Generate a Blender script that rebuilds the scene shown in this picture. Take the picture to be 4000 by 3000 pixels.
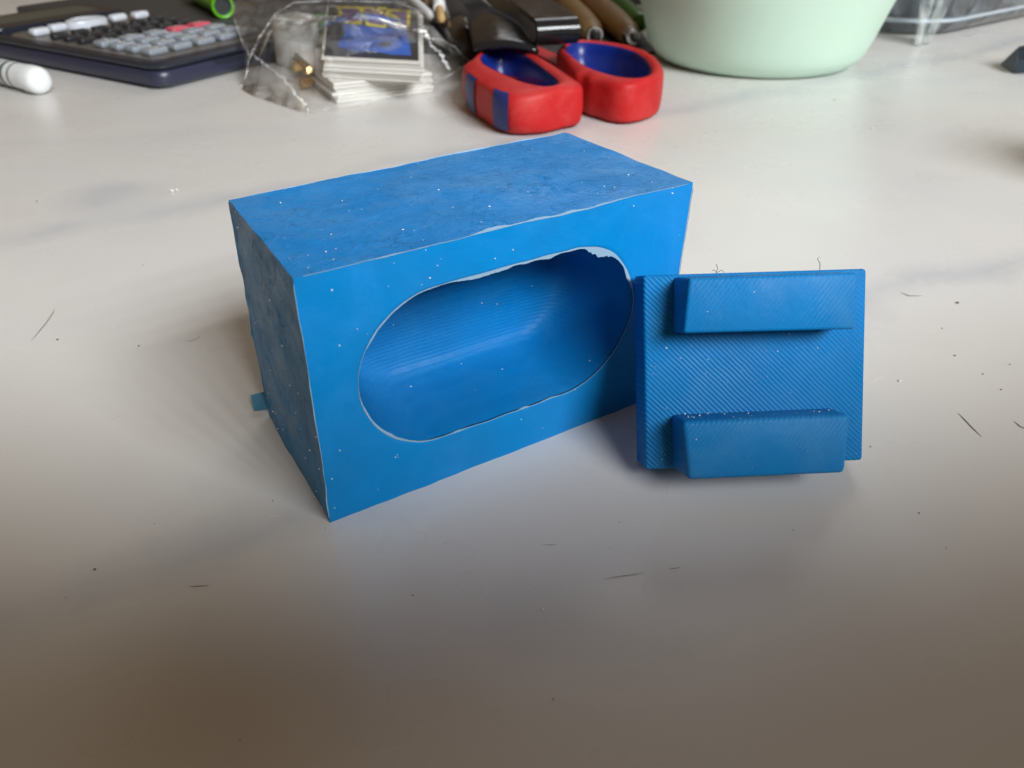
import bpy, bmesh, math, random
from mathutils import Vector, Matrix, noise
random.seed(7)
scene = bpy.context.scene
for o in list(bpy.data.objects): bpy.data.objects.remove(o)
COL = scene.collection
R = math.radians
S = 0.086            # one working unit (camera height above the table) in metres

# ------------------------------------------------------------------ camera
PITCH, FPX = 0.585, 3131.0
cam_d = bpy.data.cameras.new('camera'); cam = bpy.data.objects.new('camera', cam_d); COL.objects.link(cam)
cam.location = (0, 0, S); cam.rotation_euler = (math.pi/2 - PITCH, 0, 0)
cam_d.sensor_width = 36; cam_d.lens = FPX/4000*36
cam_d.clip_start = 0.002; cam_d.clip_end = 20
cam_d.dof.use_dof = True; cam_d.dof.focus_distance = 1.55*S; cam_d.dof.aperture_fstop = 34
scene.camera = cam
scene.render.resolution_x, scene.render.resolution_y = 1024, 768

# ------------------------------------------------------------------ room light and lamps
world = bpy.data.worlds.new('World'); scene.world = world; world.use_nodes = True
bg = world.node_tree.nodes['Background']; bg.inputs[0].default_value = (0.26, 0.170, 0.085, 1); bg.inputs[1].default_value = 0.54
scene.view_settings.view_transform = 'Standard'; scene.view_settings.look = 'None'
scene.view_settings.exposure = 0.0; scene.view_settings.gamma = 1.0

def aim(o, target):
    o.rotation_euler = (Vector(target) - o.location).to_track_quat('-Z', 'Y').to_euler()
KEY_DIR = Vector((0.58, -0.64, 0.70)).normalized()
KEY_E = Vector((0.0, 1.02, 0.0)); KEY_D = 17.5; HALF = R(21.0)      # near edge of the pool of window light
side = KEY_DIR.cross(Vector((0, 0, 1))).normalized(); upv = side.cross(KEY_DIR).normalized()
for a in (-4.2, -3.0, -1.8, -0.6, 0.6, 1.8, 3.0, 4.2):
    for b in (-2.4, -1.2, 0.0, 1.2, 2.4):
        l = bpy.data.lights.new('window_lamp', 'SPOT'); lo = bpy.data.objects.new('window_lamp', l); COL.objects.link(lo)
        pos = KEY_E + KEY_DIR*KEY_D + side*a + upv*b
        d = (pos - KEY_E).normalized(); s1 = d.cross(Vector((0, 0, 1))).normalized(); u1 = s1.cross(d)
        ed = Vector((1, 0.05, 0)); m = s1*(-ed.dot(u1)) + u1*ed.dot(s1)
        if m.y < 0: m = -m
        m.normalize()
        lo.location = pos*S
        aim(lo, (KEY_E + m*math.tan(HALF)*(pos-KEY_E).length)*S)
        l.energy = 3.85; l.color = (0.93, 0.965, 1.0); l.shadow_soft_size = 0.38*S
        l.spot_size = 2*HALF; l.spot_blend = 0.09
bl = bpy.data.lights.new('far_window', 'AREA'); blo = bpy.data.objects.new('far_window', bl); COL.objects.link(blo)
blo.location = Vector((3.0, 16.0, 12.0))*S; aim(blo, Vector((0, 3.5, 0))*S)
bl.shape = 'RECTANGLE'; bl.size = 9*S; bl.size_y = 6*S; bl.energy = 0.55; bl.spread = R(70); bl.color = (0.93, 0.97, 1.0)

# ------------------------------------------------------------------ helpers
CP, SP = math.cos(PITCH), math.sin(PITCH)
FW, RT, UP = Vector((0, CP, -SP)), Vector((1, 0, 0)), Vector((0, SP, CP))
def px(x, y, z=0.0):
    """photo pixel (4000x3000) -> the point at height z (working units) that it looks at"""
    d = FW + RT*((x-2000)/FPX) - UP*((y-1500)/FPX)
    return Vector((0, 0, 1)) + d*((z-1)/d.z)

def tag(o, label=None, cat=None, group=None, kind=None):
    if label: o['label'] = label
    if cat: o['category'] = cat
    if group: o['group'] = group
    if kind: o['kind'] = kind
    return o
def thing(name, label, cat, base, rot=(0, 0, 0), group=None):
    o = bpy.data.objects.new(name, None); COL.objects.link(o); o.empty_display_size = 0.01
    o.location = Vector(base)*S; o.rotation_euler = rot; o['base'] = list(base)
    return tag(o, label, cat, group)
def make_mesh(name, vs, fs, mat, smooth=False):
    me = bpy.data.meshes.new(name); me.from_pydata([Vector(v)*S for v in vs], [], fs); me.validate()
    bm = bmesh.new(); bm.from_mesh(me); bmesh.ops.recalc_face_normals(bm, faces=bm.faces); bm.to_mesh(me); bm.free()
    for m in (mat if isinstance(mat, (list, tuple)) else [mat]): me.materials.append(m)
    if smooth:
        for p in me.polygons: p.use_smooth = True
    return me
def obj(name, geo, mat, parent=None, smooth=False, world=False, loc=None, rot=None, auto=None):
    vs, fs = geo
    if world and parent is not None:
        b = Vector(parent['base']); vs = [Vector(v)-b for v in vs]
    elif world and loc is not None:
        vs = [Vector(v)-Vector(loc) for v in vs]
    me = make_mesh(name, vs, fs, mat, smooth)
    if auto is not None: me.set_sharp_from_angle(angle=R(auto))
    o = bpy.data.objects.new(name, me); COL.objects.link(o)
    if parent is not None: o.parent = parent
    if loc is not None: o.location = Vector(loc)*S
    if rot is not None: o.rotation_euler = rot
    return o
def inst(name, me, parent, loc, rot=(0, 0, 0), scale=(1, 1, 1)):
    o = bpy.data.objects.new(name, me); COL.objects.link(o); o.parent = parent
    o.location = Vector(loc)*S; o.rotation_euler = rot; o.scale = scale
    return o
def box(x0, x1, y0, y1, z0, z1, bev=0.0, seg=2):
    bm = bmesh.new(); bmesh.ops.create_cube(bm, size=1)
    for v in bm.verts:
        v.co = Vector((x0+(v.co.x+.5)*(x1-x0), y0+(v.co.y+.5)*(y1-y0), z0+(v.co.z+.5)*(z1-z0)))
    if bev: bmesh.ops.bevel(bm, geom=bm.edges[:], offset=bev, segments=seg, profile=.5, affect='EDGES', clamp_overlap=True)
    return dump(bm)
def dump(bm):
    bm.verts.index_update()
    r = ([v.co.copy() for v in bm.verts], [[v.index for v in f.verts] for f in bm.faces]); bm.free(); return r
def prism(poly, z0, z1, bev=0.0, seg=2):
    bm = bmesh.new(); lo = [bm.verts.new((p[0], p[1], z0)) for p in poly]; hi = [bm.verts.new((p[0], p[1], z1)) for p in poly]
    n = len(poly); bm.faces.new(hi); bm.faces.new(lo[::-1])
    for i in range(n): bm.faces.new((lo[i], lo[(i+1) % n], hi[(i+1) % n], hi[i]))
    if bev:
        es = [e for e in bm.edges if abs(e.verts[0].co.z-e.verts[1].co.z) < 1e-9]
        bmesh.ops.bevel(bm, geom=es, offset=bev, segments=seg, profile=.5, affect='EDGES', clamp_overlap=True)
    return dump(bm)
def loft(rings, cap0=True, cap1=True, closed=True):
    n = len(rings[0]); vs = [p for r in rings for p in r]; fs = []
    for k in range(len(rings)-1):
        for i in range(n if closed else n-1):
            j = (i+1) % n; fs.append([k*n+i, k*n+j, (k+1)*n+j, (k+1)*n+i])
    if cap0: fs.append(list(range(n))[::-1])
    if cap1: fs.append([(len(rings)-1)*n+i for i in range(n)])
    return vs, fs
def lathe(prof, n=48, cap0=True, cap1=True):
    return loft([[Vector((r*math.cos(2*math.pi*i/n), r*math.sin(2*math.pi*i/n), z)) for i in range(n)] for r, z in prof], cap0, cap1)
def tube(p0, p1, prof, n=24):
    """prof: list of (t along, radius); a turned bar from p0 to p1"""
    p0, p1 = Vector(p0), Vector(p1); d = (p1-p0); L = d.length; d.normalize()
    a = d.orthogonal().normalized(); b = d.cross(a)
    return loft([[p0+d*(t*L)+(a*math.cos(2*math.pi*i/n)+b*math.sin(2*math.pi*i/n))*r for i in range(n)] for t, r in prof])
def wire(path, r, n=6):
    path = [Vector(p) for p in path]; rings = []
    for i, p in enumerate(path):
        d = (path[min(i+1, len(path)-1)]-path[max(i-1, 0)]).normalized(); a = d.orthogonal().normalized(); b = d.cross(a)
        rings.append([p+(a*math.cos(2*math.pi*k/n)+b*math.sin(2*math.pi*k/n))*r for k in range(n)])
    return loft(rings)
def join(geos):
    V, F = [], []
    for vs, fs in geos:
        o = len(V); V += [Vector(v) for v in vs]; F += [[i+o for i in f] for f in fs]
    return V, F
def rrect(x0, x1, y0, y1, r, n=6):
    out = []
    for cx, cy, a in ((x1-r, y1-r, 0), (x0+r, y1-r, 90), (x0+r, y0+r, 180), (x1-r, y0+r, 270)):
        for k in range(n+1):
            t = R(a+90*k/n); out.append((cx+r*math.cos(t), cy+r*math.sin(t)))
    return out
def blob(c, r, rng, flat=1.0):
    vs = [Vector(c)+Vector((dx*r*rng.uniform(.6, 1.3), dy*r*rng.uniform(.6, 1.3), dz*r*flat*rng.uniform(.6, 1.3))) for dx, dy, dz in ((1, 0, 0), (-1, 0, 0), (0, 1, 0), (0, -1, 0), (0, 0, 1), (0, 0, -1))]
    return vs, [[0, 2, 4], [2, 1, 4], [1, 3, 4], [3, 0, 4], [2, 0, 5], [1, 2, 5], [3, 1, 5], [0, 3, 5]]

# ------------------------------------------------------------------ materials
def mat(name, col, rough=.5, spec=.5, metal=0, coat=0, sss=0, trans=0, alpha=1):
    m = bpy.data.materials.new(name); m.use_nodes = True; b = m.node_tree.nodes['Principled BSDF']
    b.inputs['Base Color'].default_value = (*col, 1); b.inputs['Roughness'].default_value = rough
    b.inputs['Specular IOR Level'].default_value = spec; b.inputs['Metallic'].default_value = metal
    b.inputs['Coat Weight'].default_value = coat; b.inputs['Transmission Weight'].default_value = trans; b.inputs['Alpha'].default_value = alpha
    if sss:
        b.inputs['Subsurface Weight'].default_value = sss; b.inputs['Subsurface Radius'].default_value = (.3, .6, 1.0); b.inputs['Subsurface Scale'].default_value = .02*S
    return m
class NT:
    def __init__(s, m): s.m = m; s.t = m.node_tree; s.n = s.t.nodes; s.b = s.n['Principled BSDF']
    def add(s, typ, ins=None, **kw):
        nd = s.n.new(typ)
        for k, v in kw.items(): setattr(nd, k, v)
        for k, v in (ins or {}).items():
            if hasattr(v, 'is_output'): s.t.links.new(v, nd.inputs[k])
            else: nd.inputs[k].default_value = v
        return nd
    def coords(s, scale=1/S, rot=(0, 0, 0)):
        tc = s.add('ShaderNodeTexCoord'); mp = s.add('ShaderNodeMapping', {0: tc.outputs['Object'], 'Scale': (scale,)*3, 'Rotation': rot}); return mp.outputs[0]
    def noise(s, co, sc, det=4, rough=.55, dist=0): return s.add('ShaderNodeTexNoise', {'Vector': co, 'Scale': sc, 'Detail': det, 'Roughness': rough, 'Distortion': dist}).outputs[0]
    def ramp(s, f, stops):
        nd = s.add('ShaderNodeValToRGB', {0: f}); e = nd.color_ramp.elements
        while len(e) < len(stops): e.new(.5)
        for el, (p, c) in zip(e, stops): el.position = p; el.color = (c, c, c, 1) if not isinstance(c, tuple) else (*c, 1)
        return nd.outputs[0]
    def mix(s, f, a, b, typ='MIX'):
        nd = s.add('ShaderNodeMix', data_type='RGBA', blend_type=typ)
        for k, v in ((0, f), (6, a), (7, b)):
            if hasattr(v, 'is_output'): s.t.links.new(v, nd.inputs[k])
            else: nd.inputs[k].default_value = (*v, 1) if isinstance(v, tuple) else v
        return nd.outputs[2]
    def math(s, op, a, b=0.0, c=None):
        ins = {0: a, 1: b}
        if c is not None: ins[2] = c
        return s.add('ShaderNodeMath', ins, operation=op).outputs[0]
    def link(s, out, name): s.t.links.new(out, s.b.inputs[name])
    def bump(s, hs):
        prev = None
        for h, st, d in hs:
            nd = s.add('ShaderNodeBump', {'Height': h, 'Strength': st, 'Distance': d*S})
            if prev: s.t.links.new(prev, nd.inputs['Normal'])
            prev = nd.outputs[0]
        s.link(prev, 'Normal')

def blue_rubber(name, base, haze, haze_amt, ridges=None, rough=.5, pits=.4, spec=.14):
    m = mat(name, base, rough, spec, sss=.10); q = NT(m); co = q.coords()
    big = q.noise(co, 4.5, 5, .6); fine = q.noise(co, 60, 4, .6); grain = q.noise(co, 230, 3, .7)
    c = q.mix(q.ramp(big, [(.35, 0), (.75, 1)]), base, tuple(x*.82+.01 for x in base))
    smear = q.ramp(q.noise(co, 5.5, 5, .62, .8), [(.44, 0), (.70, 1)])
    c = q.mix(q.math('MULTIPLY', smear, haze_amt), c, haze)
    c = q.mix(q.math('MULTIPLY', q.ramp(q.noise(co, 38, 5, .72, 1.2), [(.60, 0), (.70, 1)]), .30*pits/.4), c, tuple(x*.45 for x in base))
    # dust: tiny pale grains
    vo = q.add('ShaderNodeTexVoronoi', {'Vector': co, 'Scale': 95.0}); 
    sp = q.math('MULTIPLY', q.math('LESS_THAN', vo.outputs['Distance'], .17), q.math('GREATER_THAN', q.add('ShaderNodeSeparateColor', {0: vo.outputs['Color']}).outputs[0], .989))
    c = q.mix(q.math('MULTIPLY', sp, .75), c, (.62, .66, .68))
    q.link(c, 'Base Color')
    q.link(q.ramp(q.noise(co, 14, 5, .65), [(.3, rough-.10), (.7, rough+.14)]), 'Roughness')
    hs = [(fine, .12, .008), (grain, .09, .004), (q.ramp(q.noise(co, 24, 6, .75, 1.5), [(.56, 0), (.64, .35), (.72, 1)]), pits, .010)]
    if ridges:
        rot, pitch, st = ridges
        tc = q.add('ShaderNodeTexCoord'); wob = q.noise(co, 30, 2)
        mp = q.add('ShaderNodeMapping', {0: tc.outputs['Object'], 'Rotation': rot, 'Scale': (1/S,)*3}).outputs[0]
        sx = q.add('ShaderNodeSeparateXYZ', {0: mp}).outputs[0]
        w = q.math('SINE', q.math('ADD', q.math('MULTIPLY', sx, 2*math.pi/pitch), q.math('MULTIPLY', wob, 3.0)))
        msk = q.ramp(q.noise(co, 5.5, 3), [(.32, .25), (.62, 1)])
        hs.append((q.math('MULTIPLY', w, msk), st, pitch*.35))
    if pits > .2:
        vw = q.add('ShaderNodeVectorMath', {0: co, 1: q.add('ShaderNodeVectorMath', {0: q.add('ShaderNodeTexNoise', {'Vector': co, 'Scale': 34.0, 'Detail': 3.0}).outputs['Color'], 'Scale': .055}, operation='SCALE').outputs[0]}, operation='ADD').outputs[0]
        ve = q.add('ShaderNodeTexVoronoi', {'Vector': vw, 'Scale': 36.0}, feature='DISTANCE_TO_EDGE').outputs['Distance']
        crack = q.math('MULTIPLY', q.ramp(ve, [(0, 1), (.07, 0)]), q.ramp(q.noise(co, 6.5, 4, .7), [(.47, 0), (.60, 1)]))
        crack = q.math('MULTIPLY', crack, q.ramp(q.noise(co, 40, 2), [(.42, 0), (.56, 1)]))
        c2 = q.mix(q.math('MULTIPLY', crack, .55), c, tuple(x*.3 for x in base)); q.link(c2, 'Base Color')
        hs.append((crack, -1.0, .018))
    q.bump(hs)
    return m
BLUE = (.0, .222, .575)
M_face = blue_rubber('blue_rubber_face', BLUE, (.03, .27, .72), .35, None, .50, .10)
M_skin = blue_rubber('blue_rubber_skin', (.0, .210, .58), (.14, .33, .56), .36, None, .30, .30, .34)
M_side = blue_rubber('blue_rubber_rough_side', (.03, .25, .60), (.15, .27, .44), .60, None, .44, .55, .16)
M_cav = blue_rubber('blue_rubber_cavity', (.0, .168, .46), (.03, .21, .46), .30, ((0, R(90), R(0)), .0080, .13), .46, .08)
M_plate = blue_rubber('blue_rubber_printed', (.0, .182, .49), (.05, .24, .48), .30, ((0, R(45), 0), .0070, .34), .47, .08)
M_rail = blue_rubber('blue_rubber_rail', (.0, .186, .49), (.06, .24, .48), .35, ((0, R(-38), 0), .0075, .12), .49, .12)
M_flash = mat('pale_blue_flash', (.46, .68, .84), .45, .5, trans=.3, alpha=.66)
M_tab = mat('thin_blue_flash', (.05, .30, .50), .45, .5, trans=.3, alpha=.8)
M_dust = mat('white_dust', (.78, .80, .80), .8, .2)
M_lint = mat('grey_lint', (.10, .11, .13), .8, .2)

def marble():
    m = mat('cream_marble', (.66, .65, .63), .26, .5); q = NT(m); co = q.coords(1/S)
    wob = q.add('ShaderNodeTexNoise', {'Vector': co, 'Scale': 1.6, 'Detail': 5.0, 'Roughness': .6})
    wv = q.add('ShaderNodeVectorMath', {0: wob.outputs['Color'], 1: (.5, .5, .5)}, operation='SUBTRACT').outputs[0]
    wv = q.add('ShaderNodeVectorMath', {0: wv, 'Scale': .42}, operation='SCALE').outputs[0]
    cw = q.add('ShaderNodeVectorMath', {0: co, 1: wv}, operation='ADD').outputs[0]
    sep = q.add('ShaderNodeSeparateXYZ', {0: cw}); X, Y = sep.outputs[0], sep.outputs[1]
    c = q.mix(q.ramp(q.noise(co, 1.1, 5, .55), [(.35, 0), (.7, 1)]), (.70, .685, .65), (.66, .66, .65))
    def vein(c, p, d, w, amt, col=(.40, .43, .49)):
        L = math.hypot(*d); nx, ny = -d[1]/L, d[0]/L; k = -(p[0]*nx+p[1]*ny)
        dist = q.math('ABSOLUTE', q.math('ADD', q.math('ADD', q.math('MULTIPLY', X, nx), q.math('MULTIPLY', Y, ny)), k))
        f = q.math('MULTIPLY', q.ramp(q.math('DIVIDE', dist, w), [(0, 1), (1, 0)]), q.ramp(q.noise(co, 2.3, 4, .6), [(.3, .25), (.65, 1)]))
        return q.mix(q.math('MULTIPLY', f, amt), c, col)
    a, b = px(0, 940), px(900, 765); c = vein(c, a, (b.x-a.x, b.y-a.y), .11, .5)
    a, b = px(3350, 1190), px(4000, 950); c = vein(c, a, (b.x-a.x, b.y-a.y), .10, .5)
    a, b = px(2550, 290), px(3900, 160); c = vein(c, px(2600, 390), (b.x-a.x, b.y-a.y-.3), .12, .18)
    # the grey-blue patch on the left
    g = px(430, 775)
    e = q.math('SQRT', q.math('ADD', q.math('POWER', q.math('DIVIDE', q.math('SUBTRACT', X, g.x-.02), .23), 2.0), q.math('POWER', q.math('DIVIDE', q.math('SUBTRACT', Y, g.y+.02), .20), 2.0)))
    c = q.mix(q.math('MULTIPLY', q.ramp(e, [(.25, 1), (1, 0)]), .42), c, (.40, .43, .50))
    # two dull stains in the near part
    for x, y, r, am in ((2350, 2420, .16, .30), (900, 2650, .2, .12)):
        g = px(x, y); e = q.math('SQRT', q.math('ADD', q.math('POWER', q.math('DIVIDE', q.math('SUBTRACT', X, g.x), r*1.5), 2.0), q.math('POWER', q.math('DIVIDE', q.math('SUBTRACT', Y, g.y), r), 2.0)))
        c = q.mix(q.math('MULTIPLY', q.ramp(e, [(.1, 1), (1, 0)]), am), c, (.34, .34, .35))
    c = q.mix(q.math('MULTIPLY', q.ramp(q.noise(co, 2.6, 3, .5), [(.45, 0), (.75, 1)]), .10), c, (.50, .46, .40))
    q.link(c, 'Base Color')
    q.link(q.ramp(q.noise(co, 3.2, 3, .5), [(.3, .25), (.7, .33)]), 'Roughness')
    q.bump([(q.noise(co, 2.0, 1), .06, .02), (q.noise(co, 90, 2, .5), .04, .002)])
    return m
M_table = marble()
M_red = mat('red_rubber', (.54, .020, .020), .5, .25)
q = NT(M_red); co = q.coords(); q.link(q.mix(q.ramp(q.noise(co, 9, 6, .7, .5), [(.45, 0), (.75, 1)]), (.47, .014, .016), (.52, .045, .040)), 'Base Color'); q.bump([(q.noise(co, 14, 5), .25, .012)])
M_navyblue = mat('blue_grip', (.006, .022, .20), .34, .5)
M_stripe = mat('blue_stripe', (.02, .035, .17), .45, .4)
M_steel = mat('steel', (.55, .56, .57), .22, .5, metal=1)
M_black = mat('black_plastic', (.012, .012, .014), .16, .5)
q = NT(M_black); co = q.coords(); q.bump([(q.noise(co, 7, 4), .12, .02)]); q.link(q.ramp(q.noise(co, 11, 5), [(.3, .13), (.7, .24)]), 'Roughness')
M_blackmatte = mat('black_matte_plastic', (.035, .037, .040), .38, .5)
M_hinge = mat('dark_bottle', (.035, .030, .028), .22, .5)
def wood(name, a, b, rough=.5):
    m = mat(name, a, rough, .4); q = NT(m); tc = q.add('ShaderNodeTexCoord')
    mp = q.add('ShaderNodeMapping', {0: tc.outputs['Object'], 'Scale': (9/S, 1.6/S, 9/S), 'Rotation': (0, 0, R(-32))}).outputs[0]
    q.link(q.mix(q.ramp(q.noise(mp, 1.2, 6, .65, .6), [(.3, 0), (.7, 1)]), a, b), 'Base Color'); q.bump([(q.noise(mp, 3, 4), .2, .01)]); return m
M_wood = wood('pale_wood', (.62, .43, .20), (.50, .32, .13))
M_wood2 = wood('brown_wood', (.50, .32, .155), (.36, .21, .095))
M_green = mat('green_plastic', (.06, .22, .012), .35, .5)
M_lime = mat('lime_plastic', (.13, .50, .008), .3, .5)
M_mint = mat('mint_plastic', (.56, .83, .65), .42, .45, sss=.1)
q = NT(M_mint); co = q.coords(); q.bump([(q.noise(co, 2.2, 3), .15, .03)]); q.link(q.mix(q.ramp(q.noise(co, 2, 5), [(.4, 0), (.7, 1)]), (.57, .75, .63), (.56, .73, .60)), 'Base Color')
M_calc = mat('navy_calculator', (.020, .024, .036), .30, .5)
M_case = mat('navy_case', (.030, .032, .062), .34, .5)
q = NT(M_case); co = q.coords(); q.bump([(q.noise(co, 160, 2), .06, .003)])
M_keyb = mat('black_key', (.024, .026, .03), .35, .5)
M_keyg = mat('grey_key', (.27, .30, .34), .38, .5)
M_keyw = mat('silver_key', (.62, .66, .72), .28, .5)
M_keyp = mat('pink_key', (.62, .085, .13), .36, .5)
M_legend = mat('key_legend', (.80, .78, .72), .5, .3)
M_white = mat('white_plastic', (.82, .85, .86), .30, .5)
M_ink = mat('grey_print', (.10, .13, .14), .5, .3)
M_paper = mat('white_card', (.70, .685, .64), .7, .3)
M_labelblack = mat('label_black', (.020, .021, .024), .45, .4)
M_yellow = mat('print_yellow', (.90, .76, .03), .45, .4)
M_purple = mat('print_purple', (.17, .075, .28), .45, .4)
M_printblue = mat('print_blue', (.025, .12, .55), .45, .4)
M_brass = mat('brass', (.70, .48, .20), .30, .5, metal=.9)
M_leaf = mat('green_foil', (.07, .26, .05), .35, .5)
M_pouch = mat('dark_pouch', (.030, .028, .027), .60, .4)
q = NT(M_pouch); co = q.coords(); q.bump([(q.noise(co, 5, 5, .6), .5, .05), (q.noise(co, 120, 2), .3, .004)])
M_crumb = mat('dark_crumb', (.09, .065, .045), .8, .2)
M_scratch = mat('scratch_grime', (.25, .22, .18), .7, .2)
M_chip = mat('pale_scuff', (.80, .79, .76), .6, .3)
M_clipblue = mat('dark_clip_paint', (.018, .030, .042), .3, .5)
def film(name, diff, tint, gl, hazeamt):
    m = bpy.data.materials.new(name); m.use_nodes = True; t = m.node_tree; n = t.nodes
    for k in list(n): n.remove(k)
    out = n.new('ShaderNodeOutputMaterial'); tr = n.new('ShaderNodeBsdfTransparent'); tr.inputs[0].default_value = (*tint, 1)
    g = n.new('ShaderNodeBsdfGlossy'); g.inputs['Roughness'].default_value = .10; g.inputs[0].default_value = (1, 1, 1, 1)
    d = n.new('ShaderNodeBsdfDiffuse'); d.inputs[0].default_value = (*diff, 1)
    lw = n.new('ShaderNodeLayerWeight'); lw.inputs[0].default_value = gl
    tc = n.new('ShaderNodeTexCoord'); mp = n.new('ShaderNodeMapping'); mp.inputs['Scale'].default_value = (1/S,)*3; t.links.new(tc.outputs['Object'], mp.inputs[0])
    nz = n.new('ShaderNodeTexNoise'); nz.inputs['Scale'].default_value = 5; nz.inputs['Detail'].default_value = 6; nz.inputs['Distortion'].default_value = 1.4; t.links.new(mp.outputs[0], nz.inputs['Vector'])
    bp = n.new('ShaderNodeBump'); bp.inputs['Strength'].default_value = .85; bp.inputs['Distance'].default_value = .03*S; t.links.new(nz.outputs[0], bp.inputs['Height'])
    for b in (g, lw): t.links.new(bp.outputs[0], b.inputs['Normal'])
    nz2 = n.new('ShaderNodeTexNoise'); nz2.inputs['Scale'].default_value = 3.2; nz2.inputs['Detail'].default_value = 5; nz2.inputs['Distortion'].default_value = 3.0; t.links.new(mp.outputs[0], nz2.inputs['Vector'])
    mr = n.new('ShaderNodeMapRange'); mr.inputs['From Min'].default_value = .42; mr.inputs['From Max'].default_value = .72; mr.inputs['To Min'].default_value = hazeamt*.5; mr.inputs['To Max'].default_value = min(1, hazeamt*3.2); t.links.new(nz2.outputs[0], mr.inputs['Value'])
    m1 = n.new('ShaderNodeMixShader'); t.links.new(mr.outputs[0], m1.inputs[0]); t.links.new(tr.outputs[0], m1.inputs[1]); t.links.new(d.outputs[0], m1.inputs[2])
    m2 = n.new('ShaderNodeMixShader'); t.links.new(lw.outputs['Fresnel'], m2.inputs[0]); t.links.new(m1.outputs[0], m2.inputs[1]); t.links.new(g.outputs[0], m2.inputs[2])
    t.links.new(m2.outputs[0], out.inputs[0]); return m
M_film = film('clear_film', (.80, .80, .78), (.985, .985, .98), .17, .045)
M_fold_glint = film('film_fold_glint', (.92, .95, .97), (.97, .97, .97), .35, .42)  # whitish colour paints the crease highlights on the bag's folds and edges
M_clear = film('clear_box_plastic', (.40, .46, .52), (.80, .85, .88), .45, .14)

# ------------------------------------------------------------------ table
table = obj('table_top', box(-9, 9, -2.5, 11, -.35, 0, .02), M_table); tag(table, kind='structure')
def sliver(pts, w, z=.0012):
    P = [px(x, y, z) for x, y in pts]; L, Rr = [], []
    for i, p in enumerate(P):
        d = (P[min(i+1, len(P)-1)]-P[max(i-1, 0)]); d = Vector((-d.y, d.x, 0)).normalized(); k = math.sin(math.pi*(i+.35)/(len(P)-.3))*w*.42
        L.append(p+d*k); Rr.append(p-d*k)
    n = len(P); return L+Rr, [[i, i+1, n+i+1, n+i] for i in range(n-1)]
for pts, w, m in (([(2358, 2263), (2400, 2255), (2440, 2249), (2480, 2244), (2518, 2236)], .0018, M_scratch), ([(2612, 2222), (2635, 2220), (2660, 2216)], .0016, M_scratch),
                  ([(122, 1331), (150, 1298), (180, 1262), (205, 1225), (214, 1205)], .0040, M_scratch), ([(3742, 1612), (3770, 1640), (3800, 1672), (3835, 1705)], .0036, M_scratch),
                  ([(3962, 1645), (3985, 1665), (4020, 1680)], .004, M_scratch), ([(740, 2291), (770, 2290), (815, 2287)], .0028, M_scratch),
                  ([(3390, 1500), (3420, 1485), (3460, 1464)], .0038, M_chip), ([(1048, 2017), (1070, 2016), (1092, 2015)], .0020, M_chip),
                  ([(3520, 1142), (3550, 1155), (3600, 1155)], .0048, M_scratch), ([(725, 1333), (755, 1330), (785, 1312)], .0028, M_scratch), ([(2120, 2128), (2150, 2128), (2175, 2126)], .0015, M_scratch)):
    obj('scratch', sliver(pts, w), m, table)
rng = random.Random(3)
crumbs = [(3260, 389, .011), (3340, 492, .006), (3420, 385, .005), (3435, 392, .005), (3740, 1182, .010), (3730, 1388, .006), (3840, 1460, .005), (3910, 1520, .005), (3945, 1423, .005), (370, 2224, .005), (1612, 2325, .0028), (2160, 2731, .003), (1270, 2063, .003), (1065, 1955, .0035), (1225, 1950, .003), (542, 1350, .006), (226, 1325, .008), (144, 786, .008), (3100, 2070, .003), (3590, 2003, .004), (2420, 2040, .0025), (3400, 1745, .004), (3120, 1860, .003), (3680, 1282, .004), (560, 1036, .005), (1740, 2120, .0025)]
for _ in range(8): crumbs.append((rng.uniform(0, 4000), rng.uniform(560, 2900), rng.uniform(.0012, .0028)))
cr = obj('table_crumbs', join([blob(px(x, y, r*.25), r*.5, rng, .45) for x, y, r in crumbs]), M_crumb)
tag(cr, 'tiny dark crumbs scattered over the pale table', 'crumbs', kind='stuff')
gr = obj('white_grains', join([blob(px(x, y, r*.35), r*.8, rng, .5) for x, y, r in [(3405, 500, .009), (3530, 550, .006), (3515, 1487, .006), (672, 745, .012), (690, 742, .010), (2120, 2380, .004), (2130, 2386, .003), (3700, 2140, .003)]]), M_dust)
tag(gr, 'few white dust grains lying on the pale table', 'dust', kind='stuff')

# ------------------------------------------------------------------ the blue block with the oval cavity
H = .4821
cE, cF, cG = px(1291, 2043), px(2571, 1543), px(1049, 1624); cHh = cF+cG-cE
cB, cC, cA, cD = px(1148, 1089, H), px(2707, 714, H), px(891, 781, H), px(2210, 515, H)
def hexa(u, v, t):
    """u along the front, v up, t into the depth, all 0..1"""
    lo = (cE*(1-u)+cF*u)*(1-t)+(cG*(1-u)+cHh*u)*t
    hi = (cB*(1-u)+cC*u)*(1-t)+(cA*(1-u)+cD*u)*t
    p = lo*(1-v)+hi*v
    e = min(u, 1-u)**.5*0
    n = noise.noise_vector(p*7)*.0028+noise.noise_vector(p*26)*.0014
    if v < .001: n.z = 0
    return p+n
block = thing('cavity_block', 'big blue rubber block with a wide oval cavity in its front face', 'block', cE)
WB, DB = (cF-cE).length, (cG-cE).length
NU, NV, ND = 56, 34, 26
sx, sy, hw, rr = .366/.765, .255/H, .288, .1555     # opening: centre, half width, end radius (units)
def stad(p):            # signed distance to the opening, in plan units of the front face
    x, y = (p[0]-sx)*.765, (p[1]-sy)*H
    return math.hypot(max(abs(x)-(hw-rr), 0), y)-rr
per = [(i/NU, 0) for i in range(NU)]+[(1, i/NV) for i in range(NV)]+[(1-i/NU, 1) for i in range(NU)]+[(0, 1-i/NV) for i in range(NV)]
inn = []
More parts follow.
